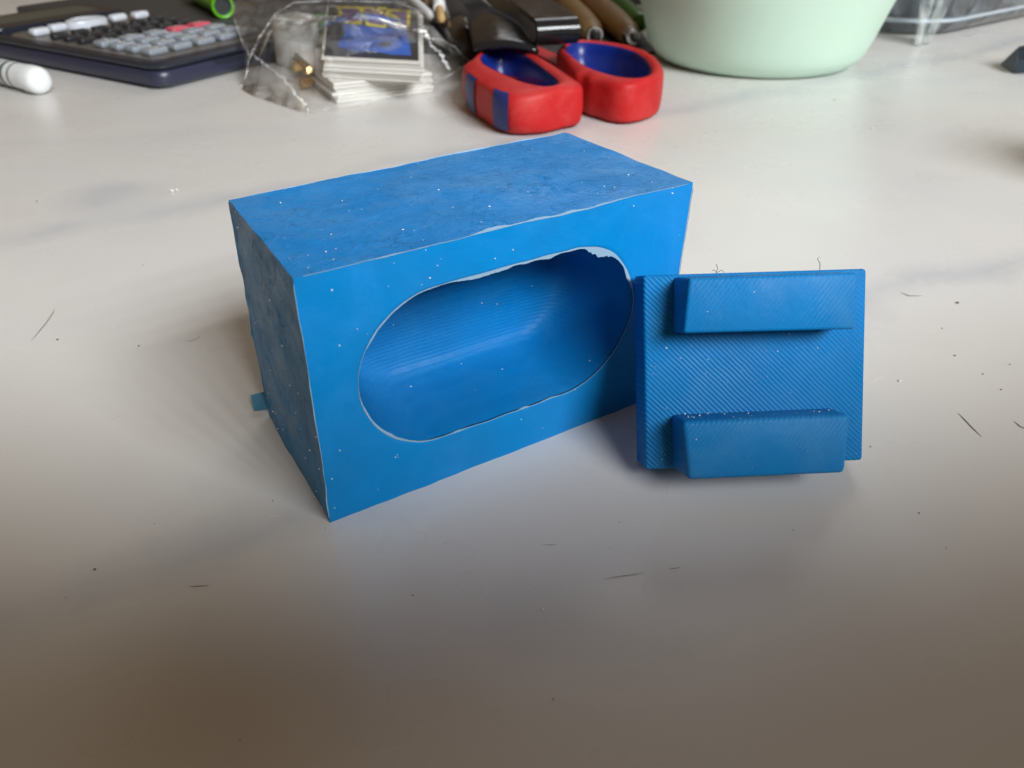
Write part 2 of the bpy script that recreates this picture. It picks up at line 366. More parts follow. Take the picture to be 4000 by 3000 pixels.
for p in per:
    lo, hi = 0.0, 1.0
    for _ in range(40):
        mid = (lo+hi)/2; c = (sx+(p[0]-sx)*mid, sy+(p[1]-sy)*mid)
        if stad(c) > 0: hi = mid
        else: lo = mid
    c = (sx+(p[0]-sx)*lo, sy+(p[1]-sy)*lo); inn.append(c)
def shrink(c, k):      # opening outline scaled about its spine by an inset k (units)
    x, y = (c[0]-sx)*.765, (c[1]-sy)*H
    cx = max(-(hw-rr), min(hw-rr, x)); d = Vector((x-cx, y)); L = max(d.length, 1e-6); d = d*((rr-k)/L)
    return (sx+(cx+d.x)/.765, sy+d.y/H)
front_rings = [[hexa(*(p[0]+(c[0]-p[0])*f, p[1]+(c[1]-p[1])*f), 0) for p, c in zip(per, inn)] for f in (0, .05, .2, .4, .6, .8, .95, .985)]
front_rings.append([hexa(*c, .004) for c in inn])
obj('front_face', loft(front_rings, False, False), M_face, block, True, True)
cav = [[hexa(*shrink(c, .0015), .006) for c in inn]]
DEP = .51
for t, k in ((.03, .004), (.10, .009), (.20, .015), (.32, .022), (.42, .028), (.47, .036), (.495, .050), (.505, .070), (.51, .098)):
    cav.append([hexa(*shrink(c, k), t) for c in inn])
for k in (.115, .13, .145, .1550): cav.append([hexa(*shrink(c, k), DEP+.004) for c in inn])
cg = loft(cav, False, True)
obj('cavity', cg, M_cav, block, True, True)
def sheet(f, nu, nv):
    vs = [f(i/nu, j/nv) for j in range(nv+1) for i in range(nu+1)]
    return vs, [[j*(nu+1)+i, j*(nu+1)+i+1, (j+1)*(nu+1)+i+1, (j+1)*(nu+1)+i] for j in range(nv) for i in range(nu)]
obj('top_face', sheet(lambda a, b: hexa(a, 1, b), NU, ND), M_skin, block, True, True)
obj('side_face', sheet(lambda a, b: hexa(0, b, a), ND, NV), M_side, block, True, True)
obj('side_face', sheet(lambda a, b: hexa(1, b, a), ND, NV), M_side, block, True, True)
obj('back_face', sheet(lambda a, b: hexa(a, b, 1), NU, NV), M_skin, block, True, True)
obj('bottom_face', sheet(lambda a, b: hexa(a, 0, b), NU, ND), M_skin, block, True, True)
# ragged flash left by casting
def ragged(edge, grow, width, n, seed, thick=.0016):
    """edge(s) -> point, grow -> direction(s), width(s) -> how far the thin flash stands out"""
    A = []; r = random.Random(seed); jag = 0
    E0, E1 = [], []
    for i in range(n+1):
        s = i/n; jag = jag*.80+r.uniform(-.30, .42); gate = min(1, max(0, (noise.noise(Vector((s*n*.045+seed*7.3, seed, 0)))+.22)*3.2)); w = max(.0002, width(s)*(.52+.30*jag)*(.12+.88*gate))
        p = edge(s); g = grow(s) if callable(grow) else grow
        E0.append(p-g*.0002); E1.append(p+g*w)
    nrm = (E1[n//2]-E0[n//2]).cross(E0[1]-E0[0]).normalized()*thick
    rings = [E0, E1, [p+nrm for p in E1], [p+nrm for p in E0]]
    V = [p for rg in rings for p in rg]; m = n+1; F = []
    for k in range(4):
        for i in range(n): F.append([k*m+i, k*m+i+1, ((k+1) % 4)*m+i+1, ((k+1) % 4)*m+i])
    return V, F
Z, e1 = Vector((0, 0, 1)), (cF-cE).normalized(); nf = Vector((e1.y, -e1.x, 0)); e2 = -nf
def bumps(lst, base):
    return lambda s: base+sum(a*math.exp(-((s-c)/w)**2) for c, w, a in lst)
obj('casting_flash', ragged(lambda s: hexa(.02+.96*s, 1, 0)+nf*.001, Z, bumps([(.30, .035, .005), (.18, .03, .003), (.43, .05, .008), (.55, .03, .006), (.64, .05, .005), (.74, .05, .003)], .0006), 150, 1), M_flash, block, False, True)
obj('casting_flash', ragged(lambda s: hexa(0, .03+.95*s, 0)+nf*.001, -e1, bumps([(.08, .06, .002), (.5, .2, .0005)], .0012), 120, 2), M_flash, block, False, True)
obj('casting_flash', ragged(lambda s: hexa(1, .03+.95*s, 0)+nf*.001, e1, bumps([(.6, .1, .002), (.85, .1, .002)], .0012), 120, 3), M_flash, block, False, True)
obj('casting_flash', ragged(lambda s: hexa(.01+.98*s, 1, 1), Z, bumps([(.8, .15, .004), (.97, .02, .005), (.05, .04, .003)], .0016), 120, 4), M_flash, block, False, True)
obj('casting_flash', ragged(lambda s: hexa(0, .12+.87*s, 1), -e1, bumps([(.35, .02, .006), (.55, .03, .004)], .002), 80, 5), M_tab, block, False, True)
def rim(s):
    a = 2*math.pi*s; Lc = 2*(hw-rr); P = 2*math.pi*rr+2*Lc; d = s*P
    if d < Lc: q_, n_ = (-(hw-rr)+d, rr), (0, -1)
    elif d < Lc+math.pi*rr: t = math.pi/2-(d-Lc)/rr; q_, n_ = ((hw-rr)+rr*math.cos(t), rr*math.sin(t)), (-math.cos(t), -math.sin(t))
    elif d < 2*Lc+math.pi*rr: q_, n_ = ((hw-rr)-(d-Lc-math.pi*rr), -rr), (0, 1)
    else: t = -math.pi/2-(d-2*Lc-math.pi*rr)/rr; q_, n_ = (-(hw-rr)+rr*math.cos(t), rr*math.sin(t)), (-math.cos(t), -math.sin(t))
    return hexa(sx+q_[0]/.765, sy+q_[1]/H, -.002), e1*n_[0]+Z*n_[1]
# s: 0-.175 top edge left to right, .175-.5 right end, .5-.675 bottom edge right to left, .675-1 left end
obj('rim_flash', ragged(lambda s: rim(s)[0], lambda s: rim(s)[1], bumps([(.05, .03, .009), (.085, .012, .006), (.11, .012, .011), (.14, .014, .010), (.175, .012, .007), (.215, .02, .028), (.245, .018, .020), (.29, .02, .010), (.52, .012, .004), (.56, .006, .005), (.655, .010, .006), (.72, .03, .005), (.765, .022, .013), (.81, .02, .004), (.88, .04, .006), (.96, .03, .003)], .0004), 300, 6), M_flash, block, False, True)
# loose flash tab at the foot of the rough side
t0 = px(1048, 1618, .012); t1 = px(985, 1545, .03)
obj('flash_tab', join([(lambda P: (P+[p+Vector((0, 0, .003)) for p in P], [[0, 1, 2, 3], [7, 6, 5, 4], [0, 4, 5, 1], [1, 5, 6, 2], [2, 6, 7, 3], [3, 7, 4, 0]]))([px(980, 1548, .03), px(1042, 1532, .03), px(1047, 1600, .008), px(992, 1606, .008)])]), M_tab, block, False, True)
# mould lines inside the cavity
# dust on the block
rng = random.Random(11); dl = []
for i in range(34):
    u, t = rng.random(), rng.random(); dl.append(blob(hexa(u, 1, t)+Z*.001, rng.choice((.0010, .0012, .0015, .0022)), rng, .6))
for i in range(46):
    u, v = rng.random(), rng.random()
    if stad((u, v)) > .01: dl.append(blob(hexa(u, v, 0)+nf*.001, rng.choice((.0009, .0010, .0013, .0018)), rng))
for i in range(12):
    u, v = rng.uniform(.15, .82), rng.uniform(.3, .75)
    if stad((u, v)) < -.09: dl.append(blob(hexa(u, v, DEP-.004), rng.choice((.0011, .0015, .002)), rng))
for i in range(36):
    t, v = rng.random(), rng.random()**1.5; dl.append(blob(hexa(0, v, t)-e1*.001, rng.choice((.0010, .0015, .002)), rng))
tag(obj('dust_specks', join(dl), M_dust, block, False, True), kind='stuff')
# ------------------------------------------------------------------ the lid leaning on the block
lidb = Vector((.2447, 1.2332, .0008))
lid = thing('lid_plate', 'square blue rubber plate with two raised bars leaning on the block', 'lid', lidb, (-.4667, 0, .0685))
LW, LH, LT, PR = .4185, .3616, .080, .0740
pl = box(0, LW, -LT, 0, 0, LH, .006, 3)
obj('plate', pl, M_plate, lid, True, auto=40)
def bar(corn_b, corn_f, bev):
    bm = bmesh.new(); vb = [bm.verts.new((x, -LT+.004, z)) for x, z in corn_b]; vf = [bm.verts.new((x, -LT-PR, z)) for x, z in corn_f]
    bm.faces.new(vf); bm.faces.new(vb[::-1])
    for i in range(4): bm.faces.new((vb[i], vb[(i+1) % 4], vf[(i+1) % 4], vf[i]))
    bmesh.ops.bevel(bm, geom=bm.edges[:], offset=bev, segments=3, profile=.5, affect='EDGES'); return dump(bm)
obj('upper_bar', bar([(.054, .256), (.366, .258), (.366, .357), (.056, .357)], [(.053, .258), (.363, .255), (.366, .3545), (.0645, .3535)], .006), M_rail, lid, True, auto=40)['label'] = 'upper raised bar along the top edge'
obj('lower_bar', bar([(.050, .001), (.355, .000), (.357, .104), (.050, .104)], [(.0615, -.005), (.348, -.005), (.3575, .103), (.0505, .102)], .009), M_rail, lid, True, auto=40)['label'] = 'lower raised bar along the bottom edge'
dl = []
for i in range(34):
    x, z = rng.uniform(.01, LW-.01), rng.uniform(.01, LH-.01); onbar = .06 < x < .35 and (z < .1 or z > .26)
    dl.append(blob((x, -LT-(PR if onbar else 0)-.0005, z), rng.choice((.0008, .001, .0014)), rng))
for i in range(16): dl.append(blob((rng.uniform(.06, .35), -LT-rng.uniform(.005, PR-.01), .1045), rng.choice((.0012, .0018)), rng))
tag(obj('dust_specks', join(dl), M_dust, lid), kind='stuff')
hairs = []
for x0, pts in ((0, [(.150, 0), (.154, .010), (.151, .019)]), (0, [(.154, .002), (.147, .008), (.143, .006)]), (0, [(.155, .004), (.162, .007), (.166, .003)]), (0, [(.352, 0), (.352, .014), (.347, .023), (.351, .026)])):
    hairs.append(wire([(x, -.03, LH-.001+z) for x, z in pts], .0007, 4))
tag(obj('lint', join(hairs), M_lint, lid), kind='stuff')

# ------------------------------------------------------------------ red scissors handles
def z3(x, y, z): return px(1650+.4747*x, .4747*y, z)
def resample(pts, n):
    L = [0]
    for i in range(len(pts)): L.append(L[-1]+(pts[(i+1) % len(pts)]-pts[i]).length)
    out = []
    for k in range(n):
        d = L[-1]*k/n; i = max(j for j in range(len(pts)) if L[j] <= d); f = (d-L[i])/(L[i+1]-L[i]); out.append(pts[i].lerp(pts[(i+1) % len(pts)], f))
    return out
def smooth_loop(p, it=3):
    for _ in range(it): p = [(p[i-1]+p[i]*2+p[(i+1) % len(p)])/4 for i in range(len(p))]
    return p
def by_angle(poly, c, n):
    """points of the closed outline at n even angles about c"""
    out = []
    for k in range(n):
        a = 2*math.pi*k/n; d = Vector((math.cos(a), math.sin(a))); best = None
        for i in range(len(poly)):
            p, q_ = poly[i], poly[(i+1) % len(poly)]; e = q_-p; den = d.x*e.y-d.y*e.x
            if abs(den) < 1e-12: continue
            w = p-c; t = (w.x*e.y-w.y*e.x)/den; s = (w.x*d.y-w.y*d.x)/den
            if t > 0 and -1e-6 <= s <= 1+1e-6 and (best is None or t > best): best = t
        out.append(c+d*best)
    return out
TOPZ = .185
loops = {
 'a': dict(inn=[(470, 470), (510, 425), (620, 400), (740, 405), (850, 450), (950, 520), (1050, 595), (1120, 650), (1122, 690), (1060, 722), (980, 717), (880, 690), (780, 650), (680, 605), (580, 560), (500, 520)],
   out=[(325, 650, .11), (345, 760, .08), (400, 880, .045), (480, 960, .03), (600, 1040, .03), (720, 1080, .03), (850, 1082, .03), (1000, 1062, .03), (1150, 1022, .03), (1290, 985, .04), (1332, 915, .07), (1325, 800, .12), (1310, 690, .17), (1250, 620, TOPZ), (1100, 520, TOPZ), (950, 432, TOPZ), (800, 375, TOPZ), (650, 365, TOPZ), (500, 395, TOPZ), (400, 470, TOPZ), (345, 560, .15)]),
 'b': dict(inn=[(1165, 400), (1220, 352), (1310, 338), (1450, 352), (1600, 375), (1750, 420), (1840, 480), (1887, 560), (1872, 622), (1800, 652), (1680, 645), (1550, 620), (1400, 570), (1280, 500), (1200, 440)],
   out=[(1100, 400, TOPZ), (1180, 330, TOPZ), (1310, 312, TOPZ), (1500, 328, TOPZ), (1700, 352, TOPZ), (1850, 398, TOPZ), (1940, 460, TOPZ), (1978, 545, .17), (1988, 650, .13), (1975, 760, .09), (1945, 850, .06), (1900, 920, .035), (1800, 962, .03), (1680, 985, .03), (1560, 975, .03), (1420, 930, .03), (1350, 880, .05), (1335, 800, .08), (1318, 700, .13), (1260, 590, TOPZ), (1170, 480, TOPZ)])}
sc_c = z3(1150, 700, 0); sc_c.z = 0
sciss = thing('scissors', 'red scissors handles with dark blue inside grips', 'scissors', sc_c)
for key, nm in (('a', 'handle_loop'), ('b', 'handle_loop')):
    I3 = [z3(x, y, TOPZ) for x, y in loops[key]['inn']]; O3 = [z3(x, y, z) for x, y, z in loops[key]['out']]
    c = sum((Vector((p.x, p.y)) for p in I3), Vector((0, 0)))/len(I3)
    N = 120
    I = smooth_loop(by_angle(smooth_loop(resample([Vector((p.x, p.y)) for p in I3], 90), 2), c, N), 2)
    O = smooth_loop(by_angle(resample([Vector((p.x, p.y)) for p in O3], 120), c, N), 1)
    O = [o if (o-c).length > (i-c).length*1.0+.03 else i+(i-c).normalized()*.03 for i, o in zip(I, O)]
    def ring(f, z, k=1.0): return [Vector((*(i.lerp(o, f)), z)) for i, o in zip(I, O)]
    rings = [ring(0.0, TOPZ-.006), ring(.18, TOPZ+.004), ring(.5, TOPZ+.002), ring(.84, TOPZ-.010), ring(.93, TOPZ-.018), ring(.975, TOPZ-.036), ring(1.0, .105), ring(.985, .06), ring(.945, .028), ring(.88, .012), ring(.4, .006), ring(.0, .006)]
    h = obj(nm, loft(rings, False, False), M_red, sciss, True, True)
    gi = lambda f, z: [Vector((*(c+(i-c)*f), z)) for i in I]
    obj('inside_grip', loft([gi(1.0, TOPZ-.003), gi(.965, TOPZ-.008), gi(.95, .12), gi(.90, .06), gi(.84, .03), gi(.6, .022), gi(.05, .020)], False, True), M_navyblue, h, True, True) if False else None
    vs, fs = loft([gi(1.0, TOPZ-.003), gi(.965, TOPZ-.008), gi(.95, .12), gi(.90, .06), gi(.84, .03), gi(.6, .022), gi(.05, .020)], False, True)
    o = obj('inside_grip', ([v-sc_c for v in vs], fs), M_navyblue, h, True)
    if key == 'a':
        for xa, xb, ya, yb, rec in ((378, 452, 850, 925, 0), (565, 705, 1018, 1075, 0)):
            pa, pb = z3(xa, ya, .04), z3(xb, yb, .03)
            angs = [math.atan2(p.y-c.y, p.x-c.x) for p in (pa, pb)]
            a0, a1 = angs; 
            if a1-a0 > math.pi: a1 -= 2*math.pi
            if a0-a1 > math.pi: a0 -= 2*math.pi
            rows = []
            for f, z in ((.84, TOPZ-.012), (.93, TOPZ-.020), (.975, TOPZ-.036), (1.0, .105), (.985, .06), (.945, .028), (.90, .016)):
                row = []
                for k in range(9):
                    a = a0+(a1-a0)*k/8; x = (a/(2*math.pi)*N) % N; i0 = int(x) % N; i1 = (i0+1) % N; fr = x-int(x)
                    pi, po = I[i0].lerp(I[i1], fr), O[i0].lerp(O[i1], fr); p = pi.lerp(po, f); p = c+(p-c)*1.008+(p-c).normalized()*.004
                    row.append(Vector((*p, z+.002)))
                rows.append(row)
            vs, fs = loft(rows, False, False, False)
            obj('grip_stripe', ([v-sc_c for v in vs], fs), M_stripe, h, True)
s0 = Vector((.02, 4.35, .06))
for k, (a, b) in enumerate((((.0, 4.15), (-.32, 5.35)), ((.30, 4.35), (-.16, 5.45)))):
    d = (Vector(b)-Vector(a)); nrm = Vector((-d.y, d.x)).normalized()*.055; A, B = Vector(a), Vector(b)
    vs, fs = prism([A-nrm, A+nrm, A.lerp(B, .5)+nrm*.8, B+nrm*.1, B-nrm*.1, A.lerp(B, .5)-nrm*.8], .05+.022*k, .068+.022*k)
    obj('shank', (vs, fs), M_red, sciss, False, True)

# ------------------------------------------------------------------ black spring clip lying on the scissors
zc = .215
f0 = px(2098, 190, zc); f1 = f0+Vector((.213, .072, 0))
wd = (f1-f0); wd.z = 0; cw = wd.length; wd.normalize(); ld = px(1954, 0, .36)-px(2096, 95, .34); ld.z = 0; ld.normalize()
clip = thing('spring_clip', 'glossy black folded plastic clip lying across the scissors handles', 'clip', f0)
def uprof(r, th, L, n=10):
    """hairpin outline in the (length, height) plane, bend towards -length"""
    out = [(L, 2*r)]
    for k in range(n+1): a = R(90+180*k/n); out.append((r*math.cos(a)+r, r+r*math.sin(a)))
    out.append((L, 0)); inn_ = [(L, th)]
    for k in range(n+1): a = R(270-180*k/n); out2 = ((r-th)*math.cos(a)+r, r+(r-th)*math.sin(a)); inn_.append(out2)
    inn_.append((L, 2*r-th)); return out+inn_
prof = uprof(.062, .020, 1.05)
def rise(t): return .10*t+.02*math.sin(t*3)
A_ = [f0+ld*x+Vector((0, 0, z+.075*max(0, x-.05))) for x, z in prof]; B_ = [p+wd*cw for p in A_]
n = len(A_); half = n//2
fs = [[i, (i+1) % n, n+(i+1) % n, n+i] for i in range(n)]
for i in range(half-1): fs += [[i, i+1, n-2-i, n-1-i], [n+i, n+n-1-i, n+n-2-i, n+i+1]]
g = (A_+B_, fs)
o = obj('folded_band', g, M_black, clip, True, True, auto=35)
bv = o.modifiers.new('bevel', 'BEVEL'); bv.width = .004*S; bv.segments = 2; bv.limit_method = 'ANGLE'
b0, b1, b2, b3 = z3(420, 395, .215), z3(960, 410, .212), z3(700, 120, .26), z3(330, 150, .24)
def quadblob(P, z0, z1, nn=10):
    """curved shield-shaped leaf"""
    vs = []
    for j in range(nn+1):
        for i in range(nn+1):
            a, b = i/nn, j/nn; p = (P[0]*(1-a)+P[1]*a)*(1-b)+(P[3]*(1-a)+P[2]*a)*b
            vs.append(p+Vector((0, 0, .05*math.sin(math.pi*a)*(.4+.6*b)+.03*math.sin(math.pi*b))))
    F = [[j*(nn+1)+i, j*(nn+1)+i+1, (j+1)*(nn+1)+i+1, (j+1)*(nn+1)+i] for j in range(nn) for i in range(nn)]
    return vs, F
o = obj('clip_leaf', quadblob([b0, b1, b2, b3], 0, 0), M_black, clip, True, True); sm = o.modifiers.new('thickness', 'SOLIDIFY'); sm.thickness = .022*S

# ------------------------------------------------------------------ tools and pens behind
def turned(name, label, cat, p0, p1, prof, m, extra=(), group=None):
    t = thing(name, label, cat, Vector((p0.x, p0.y, 0)), group=group)
    obj('barrel' if cat in ('pen', 'pencil', 'marker', 'bottle') else 'handle', tube(p0, p1, prof), m, t, True, True, auto=50)
    for nm, a, b, pr, mm in extra: obj(nm, tube(a, b, pr), mm, t, True, True, auto=50)
    return t
def far(p, q_, L): d = (q_-p); d.z = 0; d.normalize(); return p+d*L
p0, p1 = px(2322, 135, .075), px(2190, -20, .085)
e = far(p0, p1, -.10)
turned('wood_handled_tool', 'pale wooden tool handle with a black and steel tip', 'tool', p0, far(p0, p1, 1.5), [(0, .045), (.02, .062), (.10, .074), (.35, .082), (.8, .075), (.98, .055), (1, .03)], M_wood, [('tip', e, p0, [(0, .010), (.2, .028), (.9, .040), (1.1, .04)], M_blackmatte), ('ferrule', far(p0, p1, -.025), far(p0, p1, .02), [(0, .047), (1, .053)], M_steel)])
p0, p1 = px(2462, 135, .082), px(2300, -10, .092)
turned('wood_handled_tool', 'darker brown wooden tool handle with a steel ferrule', 'tool', p0, far(p0, p1, 1.7), [(0, .05), (.02, .066), (.10, .078), (.35, .088), (.8, .080), (.98, .055), (1, .03)], M_wood2, [('ferrule', far(p0, p1, -.09), far(p0, p1, .02), [(0, .042), (.4, .050), (1, .053)], M_steel), ('tip', far(p0, p1, -.2), far(p0, p1, -.08), [(0, .012), (1, .026)], M_blackmatte)])
p0, p1 = px(2505, 92, .13), px(2405, -10, .14)
gp = turned('green_pen', 'dark green plastic pen lying beside the wooden handles', 'pen', p0, far(p0, p1, 1.4), [(0, .02), (.015, .048), (.05, .058), (.9, .058), (1, .045)], M_green)
obj('clip_hole', tube(px(2481, 74, .185), px(2481, 74, .195), [(0, .012), (1, .012)], 10), M_blackmatte, gp, False, True)
p0, p1 = px(1716, 36, .20), px(1712, -40, .20)
turned('white_pencil', 'white barrelled pencil with a bare wooden end beside the bag', 'pencil', p0, far(p0, p1, 1.2), [(0, .034), (.004, .037), (1, .037)], M_white, [('bare_wood', px(1724, 80, .19), far(p0, p1, .05), [(0, .008), (.06, .024), (.3, .027), (1, .027)], M_wood)])
p0, p1 = px(1692, 76, .16), px(1600, -8, .16)
turned('white_pen', 'slim white pen lying behind the clear bag', 'pen', p0, far(p0, p1, 1.3), [(0, .008), (.03, .020), (.10, .034), (1, .036)], M_white, [('pen_tip', px(1712, 92, .155), p0, [(0, .004), (1, .010)], M_blackmatte)])
p0, p1 = px(1672, 28, .10), px(1655, -30, .10)
turned('wooden_stick', 'thin brown wooden stick between the white pens', 'stick', p0, far(p0, p1, .8), [(0, .025), (1, .025)], M_wood2)
p0, p1 = px(1832, 190, .105), px(1745, 15, .14)
turned('dark_bottle', 'dark glossy bottle lying between the bag and the black clip', 'bottle', p0, far(p0, p1, 1.6), [(0, .02), (.012, .06), (.035, .088), (.08, .104), (.8, .115), (1, .09)], M_hinge, [('neck_band', far(p0, p1, .42), far(p0, p1, .52), [(0, .1115), (1, .113)], M_black)])
p0, p1 = px(1790, 175, .07), px(1735, 85, .07)
turned('brown_marker', 'brown capped marker lying against the dark bottle', 'marker', p0, far(p0, p1, .9), [(0, .03), (.02, .05), (.1, .058), (1, .058)], mat('brown_plastic', (.10, .062, .045), .4))
fo = obj('black_folder', box(-.98, .98, -.95, .95, 0, .010, .004), M_pouch, None, loc=(-.12, 6.02, 0.001)); tag(fo, 'flat black folder lying under the pens and tool handles', 'folder')
# dark pouch behind everything
pb = Vector((-.45, 7.55, 0))
pouch = thing('dark_pouch', 'dark soft pouch lying behind the pens and calculator', 'pouch', pb)
def pouchf(a, b):
    x, y = (a*2-1), (b*2-1); sup = max(0, 1-abs(x)**4)*max(0, 1-abs(y)**4); p = Vector((x*1.75, y*.62, .85*sup**.35))
    return p+noise.noise_vector(p*2.3)*.06*sup
obj('cloth_body', sheet(pouchf, 40, 26), M_pouch, pouch, True)
obj('zip', wire([Vector((x*.16-1.3, -.25+.03*math.sin(x), .87)) for x in range(17)], .025, 8), M_blackmatte, pouch, True)
slv = obj('grey_sleeve', box(1.00, 2.6, .55, 2.9, 0, .05, .02), mat('dark_grey_sleeve', (.045, .047, .050), .55), None, loc=(-1.757, 4.155, .0), rot=(0, 0, R(58.4))); tag(slv, 'dark grey flat sleeve lying beside the calculator under the lime tube', 'sleeve')
# lime tube between calculator and bag
p0, p1 = px(872, 26, .125), px(800, -10, .125)
lt = thing('lime_tube', 'bright lime green open tube lying behind the calculator keys', 'tube', Vector((p0.x, p0.y, 0)))
d = far(p0, p1, 1)-p0; e_ = p0+d*.9
obj('tube_body', tube(p0+d*.05, e_, [(0, .062), (1, .062)]), M_lime, lt, True, True, auto=50)
a = d.orthogonal().normalized(); b = d.cross(a)
obj('collar', loft([[p0+d*t+(a*math.cos(2*math.pi*i/28)+b*math.sin(2*math.pi*i/28))*r for i in range(28)] for t, r in ((.06, .064), (.055, .074), (.005, .076), (0, .070), (.005, .060), (.05, .056))], False, False), M_lime, lt, True, True, auto=50)
obj('dark_opening', tube(p0+d*.030, p0+d*.05, [(0, .058), (1, .058)]), M_blackmatte, lt, False, True)

# ------------------------------------------------------------------ mint pot
potc = Vector((1.405, 4.95, 0))
pot = thing('mint_pot', 'large pale mint green plastic pot with flaring sides', 'pot', potc)
obj('pot_wall', lathe([(.02, .012), (.44, .010), (.50, .0), (.535, .010), (.575, .040), (.605, .085), (.626, .14), (.708, .40), (.86, .90), (.875, .93), (.89, .93), (.895, .95), (.86, .955), (.835, .90), (.685, .40), (.60, .14), (.55, .06), (.02, .05)], 96), M_mint, pot, True)

# ------------------------------------------------------------------ clear container on the right
cc = px(3600, 160); cont = thing('clear_container', 'clear plastic container with a raised rim behind the mint pot', 'container', (cc.x, cc.y, 0), (0, 0, R(37)))
out = rrect(-.02, 2.3, -.0, 1.5, .42, 10); inn2 = rrect(.02, 2.26, .04, 1.46, .39, 10)
def rr3(p, z): return [Vector((x, y, z)) for x, y in p]
obj('tray_wall', loft([rr3(rrect(.03, 2.25, .05, 1.45, .40, 10), .004), rr3(out, .03), rr3(rrect(-.04, 2.32, -.02, 1.52, .43, 10), .075), rr3(rrect(-.05, 2.33, -.03, 1.53, .44, 10), .60)], True, False), M_clear, cont, True, auto=40)
obj('rim_bead', loft([[Vector((x*1.0+(x-1.15)*s, y+(y-.75)*s, z)) for x, y in out] for s, z in ((.012, .078), (.028, .084), (.032, .094), (.026, .104), (.010, .108))], False, False), mat('rim_plastic', (.60, .68, .75), .25, trans=.2), cont, True)
obj('dark_contents', box(.25, 2.1, .22, 1.35, .02, .42, .12, 4), mat('slate_contents', (.055, .075, .09), .4), cont, True)
wrap = []
for k, (x0, x1, top) in enumerate(((3556, 3590, 3560), (3590, 3625, 3640), (3575, 3600, 3610))):
    a, b = px(x0, 168-4*k, .01), px(x1, 160-4*k, .01); t = px(top, 168, .01); h_ = Vector((.06*k, .02, .62)); w_ = Vector((.05, 0, 0))
    vs = [a+Vector((0, -.06, 0)), a.lerp(b, .5)+Vector((0, -.085, 0)), b+Vector((0, -.05, 0)), t+h_+w_*2, t+h_+Vector((0, -.03, 0)), t+h_-w_]
    wrap.append((vs, [[0, 1, 4, 5], [1, 2, 3, 4]]))
o = obj('folded_wrap', join(wrap), film('hanging_film', (.62, .66, .64), (.93, .95, .95), .22, .22), None, False, True, loc=(cc.x, cc.y, 0)); tag(o, 'folded strip of clear plastic film hanging over the container', 'plastic film')

# ------------------------------------------------------------------ black binder clip lying alone
k0 = px(3962, 290)
bc = thing('binder_clip', 'small black binder clip with pale wire loop lying alone on the table', 'binder clip', k0, (0, 0, R(14)))
W_ = .5
tri = [(0, 0, 0), (.16, 0, 0), (.13, 0, .11), (.0, 0, .115)]
vs = [Vector((x*1.0, y, z)) for x, y, z in ((0, 0, .004), (.62, -.02, .004), (.62, -.02, .07), (-.005, 0, .075), (.10, .22, .004), (.64, .24, .004), (.62, .13, .17), (.07, .10, .12))]
obj('clip_body', (vs, [[0, 1, 2, 3], [3, 2, 6, 7], [4, 7, 6, 5], [0, 3, 7, 4], [1, 5, 6, 2], [0, 4, 5, 1]]), M_clipblue, bc)
obj('wire_loop', wire([(.05, -.01, .10), (.09, -.04, .06), (.14, -.05, .03), (.24, -.055, .02), (.36, -.04, .03), (.42, -.02, .09)], .009, 8), mat('wire_metal', (.5, .5, .47), .35, metal=.6), bc, True)

blocker = thing('shadow_blocker', 'dark round cup added out of view to cast a soft shadow on the table', 'blocker', (2.42, 2.62, 0))  # unseen form, added only to throw a soft shadow in from the right
obj('blocker_wall', lathe([(.02, .01), (.17, .0), (.19, .02), (.215, .48), (.205, .485), (.18, .03), (.02, .03)], 40), mat('blocker_plastic', (.06, .045, .035), .4), blocker, True)
# ------------------------------------------------------------------ white pen on the left
pe = px(165, 318, .066); pd = px(-60, 262, .066)
wp = thing('white_marker', 'thick white marker with rounded white end next to the calculator', 'marker', Vector((pe.x, pe.y, 0)))
d = (pd-pe); d.z = 0; d.normalize()
obj('barrel', tube(pe+d*.10, pe+d*1.6, [(0, .062), (1, .062)]), M_white, wp, True, True, auto=50)
obj('end_cap', tube(pe, pe+d*.11, [(0, .030), (.03, .036), (.05, .044), (.16, .058), (.35, .066), (1, .066)]), M_white, wp, True, True, auto=60)
for t0_, t1_ in ((.20, .215), (.26, .29), (.315, .33), (.36, .39)):
    obj('print_band', tube(pe+d*t0_, pe+d*t1_, [(0, .0625), (1, .0625)]), M_ink, wp, True, True, auto=50)
pe2, pd2 = px(15, 208, .05), px(-60, 196, .05)
# ------------------------------------------------------------------ calculator in its case
CN = Vector((-1.757, 4.155, 0)); CA = R(58.4)
calc = thing('calculator', 'dark navy scientific calculator resting in its slide case', 'calculator', CN, (0, 0, CA))
CW, CL = .96, 1.95
ri = lambda i, r: rrect(i, CW-i, i, CL-i, r, 6)
case = obj('slide_case', loft([rr3(ri(.035, .07), .004), rr3(ri(.008, .08), .022), rr3(ri(0, .085), .05), rr3(ri(.004, .085), .078), rr3(ri(.012, .08), .088), rr3(ri(.03, .07), .090)], True, True), M_case, calc, True, auto=35)
